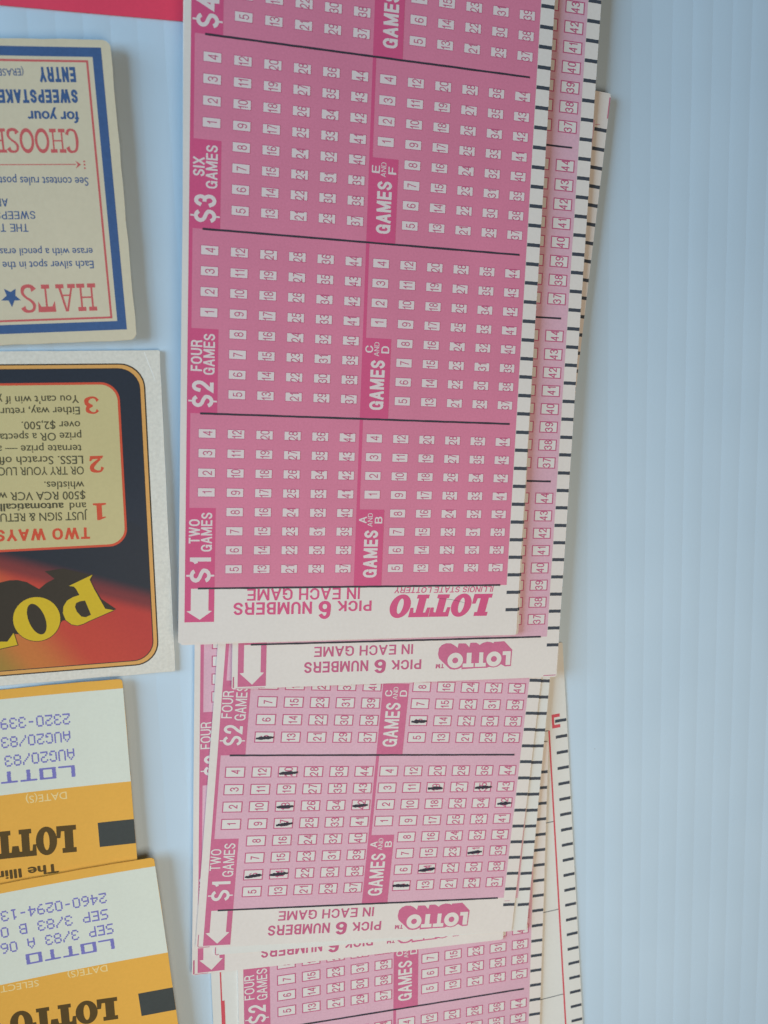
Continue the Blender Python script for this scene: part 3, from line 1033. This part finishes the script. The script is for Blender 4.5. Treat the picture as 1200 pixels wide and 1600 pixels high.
frame(HT, "blue_border", -75, -1.7, 2.3, 59.5, 1.85, M_HBLUE, 1)
frame(HT, "red_border", -72, -4.5, 4.75, 57.0, 0.42, M_HRED, 1)
for s, x0, y0, x1, y1, cap, mt, bold in [
    ("Each silver spot in the", -7.32, 16.89, -25.57, 17.1, 1.56, M_HBLUE, .012),
    ("erase with a pencil eraser", -7.24, 19.5, -27.6, 19.85, 1.5, M_HBLUE, .012),
    ("THE TI", -19.71, 24.67, -25.6, 24.77, 1.61, M_HBLUE, .012),
    ("SWEEPS", -18.01, 27.23, -26.0, 27.26, 1.61, M_HBLUE, .012),
    ("AR", -23.17, 29.80, -25.6, 29.81, 1.60, M_HBLUE, .012),
    ("See contest rules posted", -6.76, 33.86, -26.2, 34.16, 1.66, M_HBLUE, .012),
    ("for your", -7.47, 46.95, -17.42, 47.0, 2.2, M_HBLUE, .04),
    ("SWEEPSTAKES", -7.20, 51.30, -24.3, 51.15, 2.66, M_HBLUE, .035),
    ("ENTRY", -7.25, 55.66, -14.42, 55.58, 2.95, M_HBLUE, .03),
    ("(ERASE", -17.41, 55.23, -22.3, 55.11, 1.35, M_HBLUE, .008),
]:
    if s in ("SWEEPSTAKES", "ENTRY", "THE TI", "SWEEPS", "AR"):
        HT.caps("lettering", s, (x0, y0), (x1, y1), cap, mt, 1, 0.22 if bold > .02 else 0.13, squeeze=.9, track=.11)
    else:
        HT.text("lettering", s, (x0, y0), (x1, y1), cap, mt, 1, bold)
v, f, w = word("HATS", glyph_thin, 0.06)
HT.shapes("title_lettering", v, f, w, (-7.45, 12.2), (-22.7, 12.25), 5.7, M_HRED, 1)
v, f, w = word("CHOOSE", glyph_thin, 0.04)
HT.shapes("title_lettering", v, f, w, (-7.88, 43.55), (-24.9, 43.6), 4.75, M_HRED, 1)
HT.poly("star", [[(-24.64, 7.78), (-24.03, 9.12), (-22.73, 9.17), (-23.73, 10.13), (-23.53, 11.57), (-24.6, 10.93), (-25.86, 11.59), (-25.48, 10.18), (-26.66, 9.2), (-25.19, 9.16)]], M_HBLUE, 1)
HT.rect("red_rule", -40, -8.9, 36.40, 36.58, M_HRED, 1)
HT.poly("arrowhead", [[(-7.9, 36.46), (-9.0, 37.25), (-8.55, 36.46), (-9.0, 35.7)]], M_HRED, 2)
for yy in (37.05, 36.43, 35.72):
    v, f = ring(-7.2, yy, .2, .2, .02, .02, 8)
    HT.add("printed_dot", v, f, M_HRED, 1)

# ------------------------------------------------------------------ grey card with sunset print
PT = Card("game_card", "grey-bordered card with navy frame, yellow panel and red sunset print with POT lettering", "game card",
          (-6.346, -25.175, -0.35), 3.15, 1.0, 0.35, lambda x, y: 0.37 + 0.35 * max(0.0, (x + 60) / 60) ** 2 + 0.5 * math.exp(-((y - 38) / 22) ** 2))
PT.body(-82, 0.0, 0.35, 73.85, M_POTP, r=0.3, step=4, wear=0.07)


def round_rect(x0, x1, y0, y1, r, n=7, seg=4.0):
    P = []
    for cx, cy, a0 in ((x1 - r, y0 + r, -90), (x1 - r, y1 - r, 0), (x0 + r, y1 - r, 90), (x0 + r, y0 + r, 180)):
        for k in range(n + 1):
            a = math.radians(a0 + 90 * k / n)
            P.append((cx + r * math.cos(a), cy + r * math.sin(a)))
    out = []
    for i, p in enumerate(P):
        q = P[(i + 1) % len(P)]
        d = math.hypot(q[0] - p[0], q[1] - p[1])
        m_ = max(1, int(d / seg))
        out += [(p[0] + (q[0] - p[0]) * k / m_, p[1] + (q[1] - p[1]) * k / m_) for k in range(m_)]
    return out


def rr_ring(card, name, a, b_, matl, layer, parent=None):
    n = len(a)
    assert len(b_) == n
    f = [(k, (k + 1) % n, n + (k + 1) % n, n + k) for k in range(n)]
    return card.add(name, a + b_, f, matl, layer, parent)


def rr_fill(card, name, x0, x1, y0, y1, r, matl, layer, parent=None, nx=22, ny=26, ytop=None):
    """filled rounded rectangle as a warped grid so it follows the curl"""
    X = sorted(set([x0 + (x1 - x0) * i / nx for i in range(nx + 1)] + [x0 + r * k / 4 for k in range(1, 5)] + [x1 - r * k / 4 for k in range(1, 5)]))
    Y = sorted(set([y0 + (y1 - y0) * i / ny for i in range(ny + 1)] + [y0 + r * k / 4 for k in range(1, 5)] + [y1 - r * k / 4 for k in range(1, 5)]))
    v, f = [], []
    for y in Y:
        for x in X:
            cx = x1 - r if x > x1 - r else (x0 + r if x < x0 + r else None)
            cy = y1 - r if y > y1 - r else (y0 + r if y < y0 + r else None)
            px, py = x, y
            if cx is not None and cy is not None:
                a, c = (x - cx) / r, (y - cy) / r
                px = cx + r * a * math.sqrt(1 - c * c / 2)
                py = cy + r * c * math.sqrt(1 - a * a / 2)
            v.append((px, py))
    n = len(X)
    for j in range(len(Y) - 1):
        for i in range(n - 1):
            f.append((j * n + i, j * n + i + 1, (j + 1) * n + i + 1, (j + 1) * n + i))
    return card.add(name, v, f, matl, layer, parent)


rr_fill(PT, "keyline", -79, -3.46, 2.46, 71.09, 5.3, M_SHAD, 1)
rr_fill(PT, "gold_border", -78.8, -3.75, 2.75, 70.8, 5.05, M_GOLD, 2)
rr_fill(PT, "inner_keyline", -78.1, -4.55, 3.55, 70.05, 4.6, M_SHAD, 3)
nav = rr_fill(PT, "navy_frame", -78.0, -4.65, 3.65, 69.95, 4.5, M_NAVY, 4)
rr_fill(PT, "sunset_panel", -77.9, -4.75, 3.75, 36.0, 4.4, M_SUN, 5)
pan = rr_fill(PT, "yellow_panel_edge", -74, -9.0, 30.6, 67.05, 4.0, M_ORED, 7)
rr_fill(PT, "yellow_panel", -73.5, -9.5, 31.12, 66.55, 3.6, M_CREAM, 8)
for s, x0, y0, x1, y1, cap, mt, bold in [
    ("You can't win if y", -17.6, 64.31, -34.2, 64.28, 1.66, M_TXT, .014),
    ("Either way, return", -17.55, 61.81, -34.8, 61.83, 1.66, M_TXT, .014),
    ("over $2,500.", -17.64, 58.68, -29.62, 58.84, 1.67, M_TXT, .014),
    ("prize OR a spectac", -17.54, 56.24, -35.2, 56.38, 1.68, M_TXT, .014),
    ("ternate prize \u2014 a", -17.60, 53.51, -34.9, 53.80, 1.68, M_TXT, .014),
    ("LESS. Scratch off", -17.47, 51.12, -34.9, 51.40, 1.76, M_TXT, .014),
    ("OR TRY YOUR LUCK", -17.43, 48.76, -36.3, 49.16, 1.76, M_TXT, .014),
    ("whistles.", -17.56, 45.47, -25.81, 45.71, 1.70, M_TXT, .014),
    ("$500 RCA VCR w", -17.45, 43.27, -35.3, 43.72, 1.78, M_TXT, .014),
    ("and", -17.42, 40.77, -20.85, 40.85, 1.60, M_TXT, .014),
    ("automatically", -22.18, 40.90, -36.4, 41.25, 1.62, M_TXT, .035),
    ("JUST SIGN & RETURN", -17.27, 38.69, -38.3, 39.15, 1.80, M_TXT, .014),
    ("TWO WAYS", -16.97, 35.19, -36.6, 35.58, 2.60, M_ORED, .03),
]:
    if s in ("TWO WAYS",):
        PT.caps("lettering", s, (x0, y0), (x1, y1), cap, mt, 9, 0.19)
    else:
        PT.text("lettering", s, (x0, y0), (x1, y1), cap, mt, 9, bold)
for shp, x0, y0 in (
    ([stroke([(.08, .80), (.25, .95), (.50, .96), (.76, .82), (.72, .62), (.42, .54)], [.20, .10, .12, .26, .24, .08]),
      stroke([(.42, .535), (.76, .44), (.82, .22), (.55, .05), (.25, .06), (.06, .24)], [.08, .26, .30, .13, .12, .22])], -13.5, 63.9),
    ([stroke([(.08, .70), (.20, .92), (.48, .96), (.78, .84), (.78, .64), (.55, .42), (.22, .18)], [.22, .12, .14, .28, .28, .20, .12]),
      PL((0, 0), (.90, 0), (.96, .32), (.86, .32), (.74, .20), (.10, .17))], -13.2, 51.0)):
    V, F = [], []
    for k, (v, f) in enumerate(shp):
        b0 = len(V)
        V += [(a, c, 0.15 * k) for a, c in v]
        F += [tuple(q + b0 for q in fc) for fc in f]
    PT.shapes("step_numeral", V, F, .92, (x0, y0), (x0 - 2.85, y0), 3.6, M_ORED, 9)
v, f = fill([[(.0, 0), (.9, 0), (.9, .1), (.66, .14), (.66, 1), (.5, 1), (.06, .86), (.06, .8), (.3, .82), (.3, .14), (0, .1)]])
PT.shapes("step_numeral", v, f, .9, (-13.2, 40.5), (-15.98, 40.5), 3.8, M_ORED, 9)
PT.poly("lettering_shadow", [[(-41, 23.0), (-38.27, 23.44), (-36.41, 23.82), (-34.54, 24.21), (-32.7, 24.16), (-30.88, 23.57), (-28.45, 21.85), (-26.86, 23.11), (-25.08, 23.95), (-27.0, 25.77), (-23.2, 26.21), (-16.98, 24.3), (-17.4, 22.6), (-15.38, 18.67), (-12.35, 16.13), (-14.94, 14.98), (-23.97, 14.26), (-27.01, 11.37), (-34.18, 11.93), (-35.61, 9.3), (-41, 9.6)]], M_SHAD, 6)
Pp = [(-16.97, 24.4), (-17.67, 23.31), (-16.8, 21.0), (-15.85, 18.87), (-14.7, 16.36), (-12.88, 15.88), (-18.24, 13.83), (-19.56, 13.23), (-20.86, 12.91), (-22.12, 13.25), (-23.32, 14.38), (-23.8, 15.97), (-23.6, 17.51), (-22.73, 18.83), (-21.41, 19.53), (-20.05, 19.92), (-20.66, 21.34), (-21.1, 21.92), (-22.14, 22.15), (-19.59, 23.26)]


def grow(P, d):
    cx = sum(p[0] for p in P) / len(P); cy = sum(p[1] for p in P) / len(P)
    out = []
    for i, p in enumerate(P):
        a, c = P[i - 1], P[(i + 1) % len(P)]
        tx, ty = c[0] - a[0], c[1] - a[1]
        l = math.hypot(tx, ty) or 1
        nx_, ny_ = ty / l, -tx / l
        out.append((p[0] + nx_ * d, p[1] + ny_ * d))
    return out


area2 = sum(Pp[i - 1][0] * Pp[i][1] - Pp[i][0] * Pp[i - 1][1] for i in range(len(Pp)))
PT.poly("letter_outline", [grow(Pp, 0.14 if area2 > 0 else -0.14)], M_SHAD, 7)
PT.poly("letter", [Pp, [(-18.92, 18.57), (-17.84, 15.19), (-18.99, 14.69), (-19.94, 14.93), (-20.83, 16.1), (-21.17, 17.24), (-20.86, 18.11), (-20.04, 18.47)]], M_YEL, 8)


def tilted_ring(cx, cy, ro, ri, tilt, n=36):
    v, f = [], []
    for i in range(n):
        a = 2 * math.pi * i / n
        v.append((cx + ro[0] * math.cos(a), cy + ro[1] * math.sin(a)))
        x, y = ri[0] * math.cos(a), ri[1] * math.sin(a)
        v.append((cx + x * math.cos(tilt) - y * math.sin(tilt), cy + x * math.sin(tilt) + y * math.cos(tilt)))
    for i in range(n):
        j = (i + 1) % n
        f.append((2 * i, 2 * j, 2 * j + 1, 2 * i + 1))
    return v, f


v, f = tilted_ring(-29.38, 15.02, (5.08, 5.18), (1.62, 3.55), math.radians(16))
PT.add("letter_outline", v, f, M_SHAD, 7)
v, f = tilted_ring(-29.38, 15.02, (4.95, 5.05), (1.75, 3.7), math.radians(16))
PT.add("letter", v, f, M_YEL, 8)
PT.poly("letter_outline", [[(-41, 9.7), (-39.3, 9.75), (-37.39, 10.6), (-35.85, 10.5), (-34.3, 12.45), (-33.62, 9.3), (-37.5, 8.68), (-41, 8.3)]], M_SHAD, 7)
PT.poly("letter", [[(-41, 9.5), (-39.3, 9.6), (-37.39, 10.47), (-35.85, 10.35), (-34.41, 12.23), (-33.8, 9.43), (-37.5, 8.84), (-41, 8.5)]], M_YEL, 8)
v, f = stroke([(-3.3, 73.5), (-2.5, 71.0), (-1.57, 68.27), (-1.2, 66.6)], [.14, .22, .18, .06])
PT.add("crease", v, f, M_CREASE, 1)


# ------------------------------------------------------------------ orange tickets
def ticket(label, loc, rot, zf, lines, title, extra):
    T = Card("ticket", label, "lottery ticket", loc, rot, 1.0, 0.2, zf, "orange tickets")
    T.body(-62, 0.1, -88, 0.0, M_ORANGE, r=0.9, step=4, wear=0.05)
    T.rect("white_band", -61.5, 0.08, -24.75, -2.2, M_TWHITE, 1, step=4)
    T.rect("dark_block", -8.1, 0.06, -40.15, -34.1, M_BLOCK, 1, step=4)
    for s, x0, y0, x1, y1, cap, wide in lines:
        v, f, w = dots(s, wide=wide)
        T.shapes("printed_line", v, f, w, (x0, y0), (x1, y1), cap, M_VIOLET, 2)
    x0, y0, x1, y1, cap, s = title
    v, f, w = word(s, glyph_fat, -0.01)
    T.shapes("title_lettering", v, f, w, (x0, y0), (x1, y1), cap, M_BROWN, 1)
    for s, x0, y0, x1, y1, cap, mt, bold in extra:
        T.text("lettering", s, (x0, y0), (x1, y1), cap, mt, 1, bold)
    return T


ticket("orange ticket printed AUG20/83, its lower end under the other orange ticket", (-18.217, -25.85, -0.20), 4.5,
       lambda x, y: 0.22 + 1.8 * max(0.0, (x + 40) / 40) ** 2,
       [("2320-339", -12.04, -6.98, -26.93, -6.67, 2.64, False), ("AUG20/83", -12.33, -11.15, -27.2, -11.08, 2.59, False),
        ("AUG20/83", -11.81, -15.44, -26.9, -15.47, 2.68, False), ("LOTTO", -12.05, -19.47, -32.2, -19.2, 2.77, True)],
       (-12.96, -33.95, -35.5, -33.2, 6.7, "LOTTO"),
       [("DATE(S)", -14.33, -25.63, -23.23, -25.67, 1.74, M_PALE, .004), ("The Illinois", -17.76, -42.97, -36.3, -43.05, 2.17, M_BROWN, .045)])
ticket("orange ticket printed SEP 3/83, overlapping the other ticket at the lower left", (-10.934, -69.35, -0.20), 7.8,
       lambda x, y: 0.75 + 2.2 * max(0.0, (x + 48) / 48) ** 2,
       [("2460-0294-13", -11.90, -6.72, -35.43, -6.58, 2.61, False), ("SEP 3/83 B 0", -12.11, -10.89, -36.04, -10.58, 2.62, False),
        ("SEP 3/83 A 06", -11.44, -14.76, -36.65, -14.52, 2.64, False), ("LOTTO", -11.79, -18.66, -31.59, -18.41, 2.65, True)],
       (-13.03, -33.85, -37.4, -32.3, 5.85, "LOTTO"),
       [("DATE(S)", -14.15, -25.10, -23.21, -24.96, 1.64, M_PALE, .004), ("SELECT", -29.78, -25.42, -38.26, -25.06, 1.62, M_PALE, .004)])
